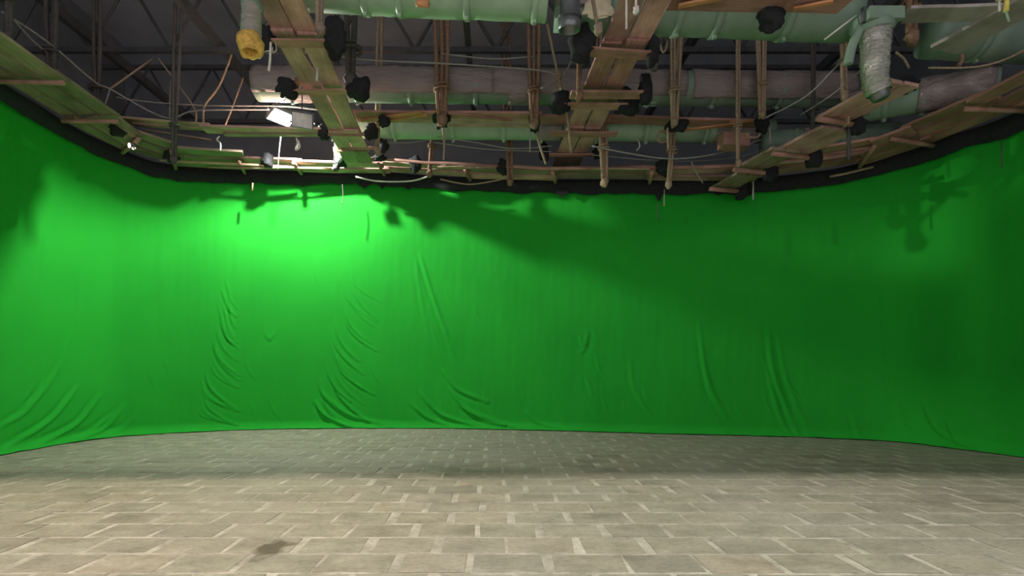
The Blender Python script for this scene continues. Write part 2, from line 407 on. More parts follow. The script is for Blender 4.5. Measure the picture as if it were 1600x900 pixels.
for pts, a in [([(655, 392), (672, 450), (705, 545)], .035), ([(650, 400), (655, 450), (668, 520)], .015), ([(690, 575), (715, 608), (762, 628)], .05), ([(700, 600), (730, 640), (790, 662)], .06), ([(655, 610), (690, 648), (760, 668)], .06),
               ([(640, 628), (668, 652), (712, 668)], .045), ([(715, 632), (760, 658), (830, 669)], .06), ([(490, 625), (515, 655), (560, 668)], .055), ([(500, 610), (545, 648), (610, 664)], .045), ([(820, 640), (840, 660), (885, 671)], .04),
               ([(905, 520), (912, 540), (920, 516)], .02), ([(906, 552), (914, 545), (919, 530)], .02), ([(915, 590), (922, 605), (926, 622)], .02), ([(985, 560), (992, 610), (1030, 668)], .02), ([(1092, 500), (1105, 590), (1135, 650)], .03), ([(1098, 560), (1112, 620), (1148, 668)], .028),
               ([(1200, 490), (1208, 580), (1245, 676)], .055), ([(1196, 560), (1215, 640), (1232, 676)], .035), ([(1212, 500), (1228, 590), (1262, 672)], .025), ([(1376, 440), (1386, 560), (1420, 684)], .028), ([(1330, 640), (1338, 670), (1345, 684)], .02), ([(1395, 600), (1408, 650), (1450, 690)], .025),
               ([(415, 520), (421, 530), (432, 516)], .015), ([(195, 630), (165, 668), (110, 692)], .05), ([(160, 612), (118, 664), (50, 698)], .06), ([(125, 600), (80, 655), (10, 700)], .06), ([(180, 645), (140, 676), (90, 694)], .045), ([(75, 590), (45, 640), (0, 668)], .045),
               ([(100, 560), (70, 610), (30, 645)], .03), ([(215, 640), (195, 668), (150, 686)], .03), ([(70, 350), (68, 400), (60, 460)], .015), ([(125, 440), (118, 500), (100, 560)], .015), ([(1480, 655), (1500, 690), (1560, 706)], .05), ([(1440, 620), (1465, 672), (1520, 700)], .04)]:
    fold(pts, a * 0.62, 0.045)

ds = 0.026; ns = int(SL / ds); nv = 230
sg = np.linspace(0.2, SL - 0.2, ns); tv = np.linspace(0, 1, nv)
SS, TV = np.meshgrid(sg, tv, indexing='ij')
ZT = ztop(SS) + 0.25; ZZ = TV * ZT
disp = np.zeros_like(SS)
def lowfreq(a, b, seed, n=14):
    r = np.random.default_rng(seed); out = np.zeros_like(a)
    for _ in range(n):
        k1, k2, ph = r.normal(0, 1), r.normal(0, 1), r.uniform(0, 6.28); out += np.sin(a * k1 + b * k2 + ph)
    return out / n
disp += 0.05 * lowfreq(SS * 1.0, ZZ * 0.5, 1) + 0.016 * lowfreq(SS * 4.5, ZZ * 0.8, 2) * np.clip(1.2 - ZZ / 6, 0.2, 1) + 0.007 * lowfreq(SS * 10, ZZ * 3, 3)
for P, amp, wd in folds:
    lo = P.min(0) - 4 * wd; hi = P.max(0) + 4 * wd
    i0, i1 = np.searchsorted(sg, [lo[0], hi[0]]); sub = (slice(max(i0, 0), i1), slice(None))
    a = SS[sub]; b = ZZ[sub]
    if a.size == 0: continue
    best = np.full(a.shape, 1e9); side = np.zeros(a.shape); tt = np.zeros(a.shape)
    for i in range(len(P) - 1):
        p, q = P[i], P[i + 1]; d = q - p; l2 = d @ d + 1e-12
        u = np.clip(((a - p[0]) * d[0] + (b - p[1]) * d[1]) / l2, 0, 1)
        ex = a - p[0] - u * d[0]; ey = b - p[1] - u * d[1]; dist = np.hypot(ex, ey); m = dist < best
        best[m] = dist[m]; side[m] = np.sign(ex * d[1] - ey * d[0])[m]; tt[m] = ((i + u) / (len(P) - 1))[m]
    taper = np.clip(np.sin(PI * np.clip(tt, 0, 1)) * 1.3, 0, 1) ; taper = np.maximum(taper, np.clip(tt - 0.5, 0, .5))
    x = best * side / wd
    disp[sub] += amp * taper * (np.exp(-x * x) - 0.55 * np.exp(-(x - 1.7) ** 2))
flare = np.clip(1 - ZZ / 0.22, 0, 1) ** 2
disp += flare * (0.10 + 0.05 * lowfreq(SS * 5, ZZ * 0, 5) + 0.03 * lowfreq(SS * 14, ZZ * 0, 6))
px, py, tx, ty, nx, ny = plan_frame(SS)
VX = px + nx * disp; VY = py + ny * disp; VZ = ZZ + 0.004 * (TV == 0) + flare * 0.012 * (1 + lowfreq(SS * 9, ZZ * 0, 8)) + 0.003
verts = np.stack([VX, VY, VZ], -1).reshape(-1, 3)
idx = np.arange(ns * nv).reshape(ns, nv)
quads = np.stack([idx[:-1, :-1], idx[1:, :-1], idx[1:, 1:], idx[:-1, 1:]], -1).reshape(-1, 4)
me = bpy.data.meshes.new('green_screen_cloth'); me.from_pydata(verts.tolist(), [], quads.tolist()); me.materials.append(MATS['green_cloth'])
me.polygons.foreach_set('use_smooth', [True] * len(me.polygons)); me.update()
screen = bpy.data.objects.new('green_screen_cloth', me); COL.objects.link(screen)
tag(screen, 'tall curved chroma green cloth backdrop hanging in folds down to the paved floor', 'backdrop')
# dark header roll along the top of the cloth, with a ragged lower edge
hs = np.linspace(0.3, SL - 0.3, 420); hb = MB(); hz = ztop(hs)
for i, s in enumerate(hs):
    x, y, tx, ty, nx, ny = plan_frame(s); z = float(hz[i]); rag = 0.05 * noise.noise(Vector((s * 1.9, 0, 0))) + 0.02 * noise.noise(Vector((s * 7, 3, 0)))
    prof = [(0.05, 0.02 + rag), (0.11, 0.06 + rag * .6), (0.15, 0.16), (0.14, 0.27), (0.08, 0.34), (0.02, 0.36)]
    for (d, h) in prof:
        dd = d + 0.05 + 0.02 * noise.noise(Vector((s * 2.3, h * 5, 7)))
        hb.v.append((x + nx * dd, y + ny * dd, z + h))
for i in range(len(hs) - 1):
    for j in range(5): a = i * 6 + j; hb.f.append((a, a + 6, a + 7, a + 1))
hd = hb.build('header_roll', 'black_cloth', screen, True); hd['label'] = 'black rolled cloth header along the top edge'
for (px_, w_, h_) in [(572, .34, .16), (600, .2, .1), (1028, .16, .22), (640, .25, .08), (880, .3, .1), (1165, .2, .1), (395, .06, .14), (1120, .22, .07)]:
    s = s_of_x(px_); x, y, tx, ty, nx, ny = plan_frame(s); z = float(ztop(s)); m_ = MB(); r = random.Random(px_)
    cols = 6
    for i in range(cols + 1):
        u = i / cols - .5; dz = h_ * (1 - abs(u) * 1.7) * r.uniform(.6, 1.1)
        for (d, zz) in ((0.2, 0.1), (0.21, -dz)): m_.v.append((x + tx * u * w_ + nx * d, y + ty * u * w_ + ny * d, z + zz))
    for i in range(cols): a = 2 * i; m_.f.append((a, a + 2, a + 3, a + 1))
    o = m_.build('loose_flap', 'black_cloth', screen, False, (x, y, z)); sm = o.modifiers.new('thick', 'SOLIDIFY'); sm.thickness = 0.008

# ---------------------------------------------------------------- perimeter walkway above the cloth
pw = thing('perimeter_walkway', (0, 11.5, 5.6), 'ring of old wooden planks and poles following the top of the green cloth', 'walkway')
s = s_of_x(0) - 2.4; k = 0
while s < s_of_x(1600) + 2.2:
    X, Y = plan(s); corner = (X < -5.5 and Y > 8.0) or (X > 6.2 and Y > 8.0); L = (1.25 if corner else 2.1) + random.uniform(-.2, .3)
    left = X < -6; right = X > 4
    for row, (o0, wd) in enumerate(((0.40, 0.30), (0.76, 0.34), (1.12, 0.34)) if left else (((0.36, 0.26), (0.68, 0.24)) if not right else ((0.38, 0.3), (0.74, 0.32), (1.10, 0.32)))):
        jj = random.uniform(-.1, .1); sa, sb = s + jj, s + L + .12 + jj; pts = []
        for q, ss in ((0, sa), (1, sb)):
            x, y, tx, ty, nx, ny = plan_frame(ss); oo = o0 + random.uniform(-.05, .05)
            pts.append((x + nx * oo, y + ny * oo, float(ztop(ss)) + 0.26 + 0.045 * (k % 2) + 0.02 * row + random.uniform(-.01, .02)))
        plank(pts[0], pts[1], wd, pw, 'green_wood' if left else 'brown_wood' if right else random.choice(['plank_wood', 'green_wood', 'plank_wood']), 0.045, roll=random.uniform(-.05, .05))
    # supporting crossbar
    x, y, tx, ty, nx, ny = plan_frame(s); z = float(ztop(s)); reach = 1.35 if (left or right) else 0.95
    cb = pole((x + nx * .30, y + ny * .30, z + .205), (x + nx * reach, y + ny * reach, z + .21), 0.04, pw, 'brown_wood')
    s += L; k += 1
for i, (xa, xb, o0, dz, r_, m_) in enumerate([(250, 470, .70, .08, .028, 'pale_wood'), (330, 540, .64, .05, .024, 'pale_wood'), (600, 790, .98, .17, .035, 'brown_wood'), (690, 755, 1.0, .12, .02, 'pale_wood'), (780, 980, .95, .15, .04, 'brown_wood'), (930, 1010, .99, .13, .02, 'pale_wood'), (960, 1180, .9, .18, .04, 'brown_wood'), (1150, 1330, .9, .17, .045, 'plank_wood'), (1290, 1360, .3, .02, .025, 'pale_wood')]):
    P = []
    for xx in (xa, xb):
        ss = s_of_x(xx); x, y, tx, ty, nx, ny = plan_frame(ss); P.append((x + nx * o0, y + ny * o0, float(ztop(ss)) + dz + .13))
    pole(P[0], P[1], r_, pw, m_, 'rail_pole', 8, 0.03)
for (x_, dD) in [(545, .8), (432, .85), (1165, .8), (270, .8), (660, .9), (795, .9), (1030, .95), (115, 1.0)]:
    ss = s_of_x(x_); x, y, tx, ty, nx, ny = plan_frame(ss); pad((x + nx * dD, y + ny * dD, float(ztop(ss)) + .3), (.13, .14, .15), pw, x_)

# ---------------------------------------------------------------- catwalks running into the depth
H1 = 4.70
def catwalk(name, label, segs, bars, loc):
    t = thing(name, loc, label, 'walkway')
    for (d0, d1, xa, xb, w_, gap, dz, m_) in segs:
        for sgn in (-1, 1):
            o0 = sgn * (w_ / 2 + gap / 2); e0, e1 = random.uniform(-.06, .06), random.uniform(-.06, .06)
            plank((xa + o0, d0 + e0, EYE + H1 + dz), (xb + o0, d1 + e1, EYE + H1 + dz), w_, t, m_)
    for i, (d, xl, xr, r_, m_, pl, pr, tilt) in enumerate(bars):
        a = Vector((xl, d, EYE + H1 - r_ - .005)); b = Vector((xr, d + tilt, EYE + H1 - r_ - .005))
        if r_ > .05: cb = plank(a - Vector((0, 0, .02)), b - Vector((0, 0, .02)), r_ * 2, t, m_, .03, 'crossbar')
        else: cb = pole(a, b, r_, t, m_, 'crossbar')
        for c, p in ((a, pl), (b, pr)):
            if p: pad(c + Vector((p[3] if len(p) > 3 else 0, 0, p[2] * .35)), p[:3], cb, i * 3 + c.x)
    return t
catwalk('plank_catwalk', 'long two plank hanging catwalk of tan boards passing beside the glowing floodlight',
        [(5.2, 7.38, -2.73, -2.86, .30, .012, .045, 'plank_wood'), (7.2, 10.25, -2.83, -3.02, .295, .03, 0, 'plank_wood'), (10.1, 11.15, -3.02, -3.06, .30, .02, -.05, 'plank_wood'), (10.95, 11.6, -3.06, -3.09, .30, .012, -.1, 'green_wood')],
        [(7.28, -3.3, -2.3, .085, 'brown_wood', (.16, .12, .16), (.14, .12, .24), .02), (8.6, -3.5, -2.3, .07, 'brown_wood', (.17, .13, .15), (.18, .13, .18), .0), (10.25, -3.45, -2.5, .04, 'brown_wood', (.1, .1, .14), (.13, .12, .15), 0), (10.9, -3.3, -2.45, .04, 'brown_wood', None, (.10, .1, .13, .05), 0), (11.45, -3.5, -2.6, .04, 'green_wood', (.1, .1, .12), (.14, .1, .06), 0)],
        (-2.95, 8.6, EYE + H1))
catwalk('plank_catwalk', 'two plank hanging catwalk of weathered brown boards bound with brown straps',
        [(5.2, 7.55, 1.98, 1.90, .31, .05, .045, 'plank_wood'), (7.4, 8.7, 1.86, 1.80, .30, .05, -.01, 'brown_wood'), (8.6, 10.2, 1.80, 1.74, .31, .035, .012, 'plank_wood'), (10.0, 11.35, 1.73, 1.66, .31, .03, -.03, 'plank_wood'), (11.2, 12.0, 1.64, 1.60, .29, .02, -.08, 'green_wood')],
        [(7.45, 1.3, 2.3, .10, 'brown_wood', (.18, .12, .24, -.06), (.1, .1, .2), .1), (8.6, 1.25, 2.45, .12, 'brown_wood', None, (.1, .1, .22, .05), 0), (9.02, 1.2, 2.35, .10, 'brown_wood', (.16, .12, .18, -.05), (.2, .12, .2), 0), (10.1, 1.05, 2.4, .10, 'brown_wood', None, None, 0), (11.2, 1.05, 2.15, .06, 'brown_wood', (.1, .1, .2), (.12, .1, .14, .1), 0)],
        (1.8, 8.6, EYE + H1))
# stepped catwalk descending to the right-hand rail
t = thing('stepped_catwalk', at(1250, 240, 9.8), 'stepped catwalk of short plank pairs climbing beside the crumpled foil hose', 'walkway')
for (x0, y0, x1, y1, H, w_, m_) in [(1128, 296, 1170, 274, 3.76, .25, 'green_wood'), (1168, 267, 1228, 236, 3.8, .28, 'green_wood'), (1230, 243, 1312, 203, 3.85, .33, 'plank_wood'), (1296, 191, 1412, 132, 3.98, .28, 'plank_wood')]:
    a = atH(x0, y0, H); b = atH(x1, y1, H); d = (b - a).normalized(); sd = d.cross(Vector((0, 0, 1)))
    for sg_ in (-1, 1): plank(a + sd * sg_ * (w_ / 2 + .012), b + sd * sg_ * (w_ / 2 + .012), w_, t, m_, .05)
    c = a + d * .15 - Vector((0, 0, .07)); cb = pole(c - sd * (w_ + .15), c + sd * (w_ + .15), .045, t, 'brown_wood')
    pad(c - sd * (w_ + .12), (.13, .12, .14), cb, x0)
pole(at(1326, 195, 8.3), at(1326, 250, 8.3), .03, t, 'steel_dark', 'support_post')
plank(at(1322, 160, 8.2), at(1322, 197, 8.2), .12, t, 'pale_wood', .03, 'upright_board')

# cross walkways
def cross(label, rows, loc, name='cross_walkway', extra=()):
    t = thing(name, loc, label, 'walkway')
    for (x0, y0, x1, y1, H, w_, m_) in rows: plank(atH(x0, y0, H), atH(x1, y1, H), w_, t, m_)
    for (x0, y0, x1, y1, H, w_, m_) in extra: plank(atH(x0, y0, H), atH(x1, y1, H), w_, t, m_, .03, 'loose_batten')
    return t
cw = cross('brown cross walkway with loose orange battens in front of the green pipe', [(553, 180, 845, 183, 4.77, .26, 'brown_wood'), (556, 187, 842, 190, 4.77, .2, 'plank_wood'), (835, 188, 1058, 191, 4.77, .3, 'brown_wood'), (1040, 192, 1192, 195, 4.77, .3, 'brown_wood')],
      at(870, 185, 9.8), extra=[(566, 190, 660, 177, 4.73, .08, 'orange_wood'), (590, 193, 668, 180, 4.73, .06, 'orange_wood'), (700, 178, 800, 190, 4.73, .05, 'brown_wood'), (1060, 205, 1160, 194, 4.62, .07, 'orange_wood'), (1140, 193, 1175, 192, 4.72, .09, 'orange_wood'), (700, 197, 830, 199, 4.77, .04, 'pale_wood')])
for x_, y_, r_ in [(690, 185, (.14, .12, .16)), (835, 190, (.1, .1, .2)), (1056, 197, (.2, .12, .1)), (1192, 190, (.13, .1, .18)), (600, 190, (.1, .1, .1))]:
    pad(at(x_, y_, 9.72), r_, cw, x_)
cross('long green tinged plank walkway reaching from the floodlight to the ring of planks', [(170, 187, 330, 200, 4.86, .27, 'pale_wood'), (210, 196, 330, 203, 4.82, .12, 'green_wood'), (318, 203, 512, 207, 4.72, .3, 'plank_wood'), (350, 211, 500, 212, 4.68, .12, 'green_wood')], at(330, 200, 10.2), extra=[(225, 205, 330, 220, 4.82, .05, 'green_wood')])
cross('upper cross walkway of brown and orange boards ahead of the big green pipe', [(1040, 3, 1240, 6, 4.78, .34, 'brown_wood'), (1230, 6, 1322, 9, 4.78, .32, 'brown_wood'), (1410, 26, 1560, 20, 4.8, .3, 'grey_board')], at(1230, 5, 6.7), extra=[(1060, 12, 1130, -2, 4.72, .07, 'orange_wood'), (1240, 15, 1300, 5, 4.72, .06, 'orange_wood')])
# unseen walkway added over the front of the floor: it cuts the front floods' light
t = thing('cross_walkway', (0, 4.6, EYE + H1 + .1), 'wide cross walkway of boards added out of view to cut the front floods', 'walkway')
for r_ in range(4):
    for c_ in range(5): plank((-8.0 + 3.2 * c_, 3.89 + .36 * r_, EYE + H1 + .1 + .05 * (c_ % 2)), (-4.75 + 3.2 * c_, 3.89 + .36 * r_, EYE + H1 + .1 + .05 * (c_ % 2)), .34, t, 'plank_wood')
for x in (-7, -3.5, 0, 3.5, 7): pole((x, 3.86, EYE + H1 + .04), (x, 5.5, EYE + H1 + .04), .05, t)
# wide board sticking in at the upper right
wb = plank(atH(1474, 80, 4.75), atH(1640, -8, 4.75), .52, None, 'grey_board', .05, 'wide_board'); tag(wb, 'wide pale grey board jutting out over the green pipes with a rounded front', 'board')

# ---------------------------------------------------------------- ducts
def duct(label, a, b, r, seams, m='duct_green', wrap=None, patches=(), r2=None, n=28, name='ventilation_duct'):
    a = Vector(a); b = Vector(b); t = thing(name, (a + b) / 2, label, 'duct'); M = frame(a, b); M0 = M.to_3x3().to_4x4(); L = (b - a).length; mid = (a + b) / 2
    def ring(x, rr, ang): return M0 @ Vector((x, rr * math.cos(ang), rr * math.sin(ang)))
    cuts = [0] + [q for q in seams] + [1]
    for i in range(len(cuts) - 1):
        x0, x1 = (cuts[i] - .5) * L, (cuts[i + 1] - .5) * L; m_ = MB(); k = 5; rr = r * (1 + random.uniform(-.02, .02)); rn = 20
        pts = [mid + ring(x0 + (x1 - x0) * j / k, 0, 0) for j in range(k + 1)]
        m_.tube(pts, [rr * (1.0 + .012 * math.sin(j * 2.1 + i)) for j in range(k + 1)], n, True)
        m_.build('duct_section', m, t, True, mid + ring((x0 + x1) / 2, 0, 0))
    for q in seams:
        x0 = (q - .5) * L; m_ = MB(); prof = []
        pts = [mid + ring(x0 + dx, 0, 0) for dx in (-.05, -.03, .03, .05)]
        m_.tube(pts, [r * 1.0, r * 1.065, r * 1.065, r * 1.0], n, False); fr = m_.build('flange_ring', m, t, True, mid + ring(x0, 0, 0))
        p = mid + M0 @ Vector((x0, 0, -r * 1.1)); MB().box(p, (.05, .05, .08)).build('seam_lug', m, fr, False, p)
    if wrap:
        for (q0, q1, a0, a1, mm) in wrap:                       # shell of film from angle a0 to a1 (0 = back, 90 = up, 180 = towards the room, 270 = down)
            k1 = max(8, int((q1 - q0) * L / .09)); k2 = 16; m_ = MB()
            for i in range(k1 + 1):
                x = (q0 + (q1 - q0) * i / k1 - .5) * L
                for j in range(k2 + 1):
                    an = math.radians(a0 + (a1 - a0) * j / k2 + (5 * noise.noise(Vector((x * 2, 9, 0))) if j in (0, k2) else 0))
                    rr = r * 1.045 + .03 * abs(noise.noise(Vector((x * 3.1, an * 2.2, 4)))) + .014 * noise.noise(Vector((x * 9, an * 5, 1)))
                    m_.v.append(tuple(mid + ring(x, rr, an)))
            for i in range(k1):
                for j in range(k2): p = i * (k2 + 1) + j; m_.f.append((p, p + k2 + 1, p + k2 + 2, p + 1))
            o = m_.build('plastic_wrap', mm, t, True, mid + ring((q0 + q1 - 1) * L / 2, 0, 0)); sm = o.modifiers.new('thick', 'SOLIDIFY'); sm.thickness = .006
    return t
duct('long green duct wrapped over in crumpled grey plastic film', at(402, 132, 9.98), at(1325, 142, 9.98), .305, [.06, .17, .26, .37, .47, .55, .66, .77, .88],
     'duct_green', [(0.0, .165, 95, 230, 'plastic_film'), (.045, .13, 226, 275, 'plastic_film'), (.165, .40, 95, 228, 'plastic_film'), (.40, .47, 95, 232, 'plastic_film'), (.425, .465, 228, 285, 'plastic_film'), (.475, .72, 95, 229, 'plastic_film'), (.73, 1.0, 95, 236, 'plastic_film')])
duct('slim green pipe running behind the brown cross walkway', at(552, 197, 10.8), at(1205, 205, 10.8), .24, [.10, .24, .36, .45, .58, .70, .84],
     'duct_green_pale', [(.44, .50, 150, 270, 'plastic_film'), (.86, .97, 120, 270, 'plastic_film')])
duct('pale green duct with raised seams and a rust patch between the two catwalks', at(440, -26, 7.3), at(856, -8, 7.25), .34, [.32, .45, .70, .955], 'duct_green_pale')
duct('big grey green duct under the upper cross walkway, wrapped in film at one end', at(868, 6, 7.6), at(1330, 22, 7.4), .36, [.2, .42, .55, .78], 'duct_green', [(.0, .16, 110, 215, 'plastic_film')])
duct('green duct end showing beneath the wide grey board', at(1450, 54, 8.1), at(1650, 64, 7.9), .33, [.4], 'duct_green')
duct('green duct sloping behind the foil hose with crumpled film on its far length', at(1318, 172, 9.55), at(1560, 130, 8.3), .27, [.3, .55], 'duct_green', [(.02, .2, 95, 235, 'plastic_film'), (.52, .98, 95, 265, 'plastic_film')])
duct('low green duct tucked beneath the stepped catwalk', at(1190, 224, 10.5), at(1400, 212, 9.9), .24, [.25, .6], 'duct_green', [(.3, .5, 120, 235, 'plastic_film')])
# rust patch on the pale duct
o = MB().blob(at(661, 4, 6.93), (.10, .04, .06), 5, .6).build('rust_patch', 'orange_wood', None, True, at(661, 4, 6.93)); tag(o, 'rusty brown wad stuck on the pale green duct', 'rag')

# grey spigot under the big duct
c = at(890, 36, 7.15); t = thing('duct_spigot', c, 'short round grey metal spigot hanging open beneath the film wrapped duct', 'duct')
M = Matrix.Translation(c) @ Matrix.Rotation(math.radians(8), 4, 'X')
MB().lathe([(.14, .30), (.14, .03), (.155, .02), (.155, -.09), (.145, -.10), (.13, -.09), (.125, .05), (0.0, .06)], 24, M).build('collar', 'steel_grey', t, True, c)
MB().lathe([(.142, .10), (.165, .09), (.165, .06), (.142, .05)], 24, M).build('clamp_band', 'steel_dark', t, True, c)
o = MB().blob(at(937, 14, 7.1), (.2, .03, .12), 8, .7).build('tape_patch', 'tape_beige', None, False, at(937, 14, 7.1)); tag(o, 'torn beige tape patch on the duct beside the weathered catwalk', 'tape')

# ---------------------------------------------------------------- foil hoses
def hose(label, pts, r0, r1, end, name='foil_hose'):
    P = smooth_pts(pts, 14); t = thing(name, P[-1], label, 'hose'); n = 30; m_ = MB()
    rad = [(r0 + (r1 - r0) * i / (len(P) - 1)) * (1 + .06 * math.sin(i * 2.4) + .05 * noise.noise(Vector((i * .9, 2, 0)))) for i in range(len(P))]
    m_.tube(P, rad, n, False)
    for i, v in enumerate(m_.v):
        k = i // n; c = P[k]; d = Vector(v) - c; m_.v[i] = tuple(c + d * (1 + .10 * noise.noise(Vector(v) * 14)))
    m_.build('hose_skin', 'foil', t, True, P[len(P) // 2])
    ax = (P[-1] - P[-2]).normalized(); M = Matrix.Translation(P[-1]) @ ax.to_track_quat('Z', 'Y').to_matrix().to_4x4()
    if end == 'yellow':
        q = MB().lathe([(r1 * .95, -.05), (r1 * 1.18, -.02), (r1 * 1.28, .06), (r1 * 1.15, .16), (r1 * .86, .2), (r1 * .62, .15), (r1 * .55, .02)], 18, M)
        for i, v in enumerate(q.v): q.v[i] = tuple(Vector(v) + (Vector(v) - P[-1]) * .35 * noise.noise(Vector(v) * 9))
        o = q.build('insulation_end', 'insulation_yellow', t, True, P[-1]); o['label'] = 'frayed yellow insulation lining'
        MB().lathe([(r1 * .6, .03), (0, .0)], 18, M).build('mouth_shade', 'black_cloth', o, True, P[-1])  # black disc stands in for the shade inside the hose
    else:
        MB().lathe([(r1 * .9, -.03), (r1 * .8, .02), (r1 * .72, .08), (r1 * .55, .10), (0, .06)], 18, M).build('folded_end', 'steel_grey', t, True, P[-1])
    MB().lathe([(r0 * 1.03, 0), (r0 * 1.15, .03), (r0 * 1.15, .1), (r0 * 1.0, .13)], 20, Matrix.Translation(P[0] - Vector((0, 0, .1)))).build('top_collar', 'duct_green', t, True, P[0])
    return t
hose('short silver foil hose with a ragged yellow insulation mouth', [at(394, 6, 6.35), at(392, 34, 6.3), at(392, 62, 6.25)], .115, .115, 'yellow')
hose('long crumpled silver foil hose dangling above the stepped catwalk', [at(1368, 40, 6.92), at(1368, 66, 6.92), at(1367, 118, 6.92), at(1374, 145, 6.92)], .19, .145, 'fold')
# elbow collar the long hose hangs from
c = at(1369, 34, 6.92); t = thing('duct_elbow', c, 'grey green elbow box the long foil hose hangs from', 'duct')
MB().box(c, (.46, .4, .16)).build('elbow_box', 'duct_green', t, False, c)
MB().tube(smooth_pts([at(1345, 42, 6.92), at(1332, 70, 6.92), at(1325, 100, 6.94)]), .06, 8).build('branch_pipe', 'duct_green', t, True, at(1335, 70, 6.92))
for dx in (-.24, .24): MB().box(c + Vector((dx, -.1, .02)), (.05, .05, .2)).build('bracket', 'steel_dark', t, False, c + Vector((dx, 0, 0)))

# ---------------------------------------------------------------- floodlights
def flood(loc, aim, label, sc=1.0, lit=True, name='floodlight', group=None):
    loc = Vector(loc); q = (Vector(aim) - loc).to_track_quat('-Z', 'Y').to_matrix().to_4x4(); M = Matrix.Translation(loc) @ q; t = thing(name, loc, label, 'lamp', group)
    R3 = q.to_3x3()
    def bx(c, s, nm, m_, par=t): return MB().box(loc + R3 @ Vector(c) * sc, tuple(k * sc for k in s), R3).build(nm, m_, par, False, loc + R3 @ Vector(c) * sc)
    hs_ = bx((0, 0, .05), (.36, .26, .08), 'housing', 'steel_dark')
    for i in range(5): bx((-.14 + .07 * i, 0, .115), (.012, .22, .05), 'cooling_fin', 'steel_dark', hs_)
    for (cx, cy, sx, sy) in ((0, .135, .38, .012), (0, -.135, .38, .012), (.19, 0, .012, .27), (-.19, 0, .012, .27)): bx((cx, cy, -.005), (sx, sy, .05), 'bezel', 'steel_grey', hs_)
    bx((0, 0, .002), (.34, .24, .012), 'lamp_glass', 'lamp_glow' if lit else 'white_enamel')
    pts = [loc + R3 @ Vector(p) * sc for p in ((-.22, 0, .05), (-.22, 0, .25), (.22, 0, .25), (.22, 0, .05))]
    MB().tube(pts, .013 * sc, 6).build('yoke', 'steel_grey', t, False, loc)
    top = Vector((loc.x, loc.y, EYE + 6.9)); MB().tube([loc + R3 @ Vector((0, 0, .25)) * sc, top], .012, 6).build('hanging_rod', 'steel_dark', t, False, loc)
    return t
LT = flood(LAMP, LAMP + LAIM, 'glowing white floodlight hung beside the tan catwalk, its cable running up', 1.3)
flood(at(472, 188, 9.25), at(472, 188, 9.25) + Vector((.3, -.8, -.2)), 'switched off pale floodlight clamped between the glowing lamp and the catwalk', 1.0, False)
for (x, y, z, p, c), lab in zip(FRONT, ('warm toned floodlight hung over the stained side of the paved floor', 'dim floodlight hung above the middle front of the paved floor', 'white floodlight hung over the paved floor before the foil hose')): flood((x, y, z), (x * .93, y + 1.3, 0), lab, 1.1)
# second lamp glass is dimmer: small clip lights glinting near the left rail
c = at(203, 229, 10.2); t = thing('clip_lamp', c, 'tiny pair of clip lights glinting under the far end of the long plank walkway', 'lamp')
MB().blob(at(202, 227, 10.2), (.022, .022, .045), 1, .2).build('bulb', 'pilot_glow', t, True, at(202, 227, 10.2)); MB().blob(at(209, 232, 10.2), (.035, .02, .022), 2, .2).build('bulb', 'pilot_glow', t, True, at(209, 232, 10.2))
MB().box(at(206, 226, 10.25), (.14, .06, .05)).build('clip', 'steel_dark', t, False, at(206, 226, 10.25))
# plug and socket cluster at the end of the tan catwalk
c = at(529, 240, 11.3); t = thing('cable_plug', c, 'yellow and blue grey cable plug hanging at the far end of the tan catwalk', 'plug')
MB().blob(at(526, 236, 11.3), (.07, .05, .12), 3, .5).build('yellow_grip', 'yellow_plastic', t, True, c); MB().blob(at(529, 247, 11.3), (.08, .05, .09), 4, .5).build('plug_body', 'blue_grey_plastic', t, True, c)
MB().tube([at(524, 230, 11.3), at(522, 215, 11.3), at(516, 205, 11.2)], .012, 6).build('cable', 'cord_white', t, True, c)
for i, (x_, y0, y1, D) in enumerate([(1561, -20, 6, 6.2), (1572, -20, 22, 6.2)]):
    o = MB().tube([at(x_ + 2, y0, D), at(x_, y1 - 4, D)], .035 if i == 0 else .028, 8).build('cable_end', 'tape_beige' if i == 0 else 'yellow_plastic', None, True, at(x_, y1, D))
    MB().tube([at(x_, y1 - 4, D), at(x_ + 4 * i + 1, y1 + 12, D)], .014, 6).build('bare_tip', 'cord_white' if i == 0 else 'duct_green_pale', o, True, at(x_, y1, D))
    tag(o, ['stubby beige cable end with a white tip hanging before the wide board', 'longer yellow cable end with a pale green tip hanging before the wide board'][i], 'cable')

# ---------------------------------------------------------------- roof steel
def truss(y, label, z0=EYE + 6.8, z1=EYE + 8.3):
    t = thing('roof_truss', (0, y, z0), label, 'truss')
    MB().box((0, y, z0), (21.8, .09, .11)).build('bottom_chord', 'steel_dark', t, False, (0, y, z0)); MB().box((0, y, z1), (21.8, .09, .11)).build('top_chord', 'steel_dark', t, False, (0, y, z1))
    for i in range(-6, 6):
        x0 = i * 1.75; a = Vector((x0, y, z0)); b = Vector((x0 + .875, y, z1)); c = Vector((x0 + 1.75, y, z0))
        pole(a, b, .035, t, 'steel_dark', 'web_bar', 6); pole(b, c, .035, t, 'steel_dark', 'web_bar', 6)
truss(11.0, 'dark steel roof truss crossing above the floodlight'); truss(7.2, 'dark steel roof truss above the pale green duct'); truss(14.2, 'dark steel roof truss close to the back of the hall')
for x_, lab in [(-8.6, 'dark roof purlin over the bend of green cloth by the clip lights'), (-6.0, 'dark roof purlin over the long plank walkway beside the floodlight'), (-.6, 'dark roof purlin between the two straight catwalks'), (4.2, 'dark roof purlin over the box end of the brown cross walkway'), (7.6, 'dark roof purlin above the stepped catwalk')]:
    o = MB().box((x_, 6.5, EYE + 6.98), (.12, 17, .2)).build('roof_purlin', 'steel_dark', None, False, (x_, 6.5, EYE + 6.9)); tag(o, lab, 'beam')

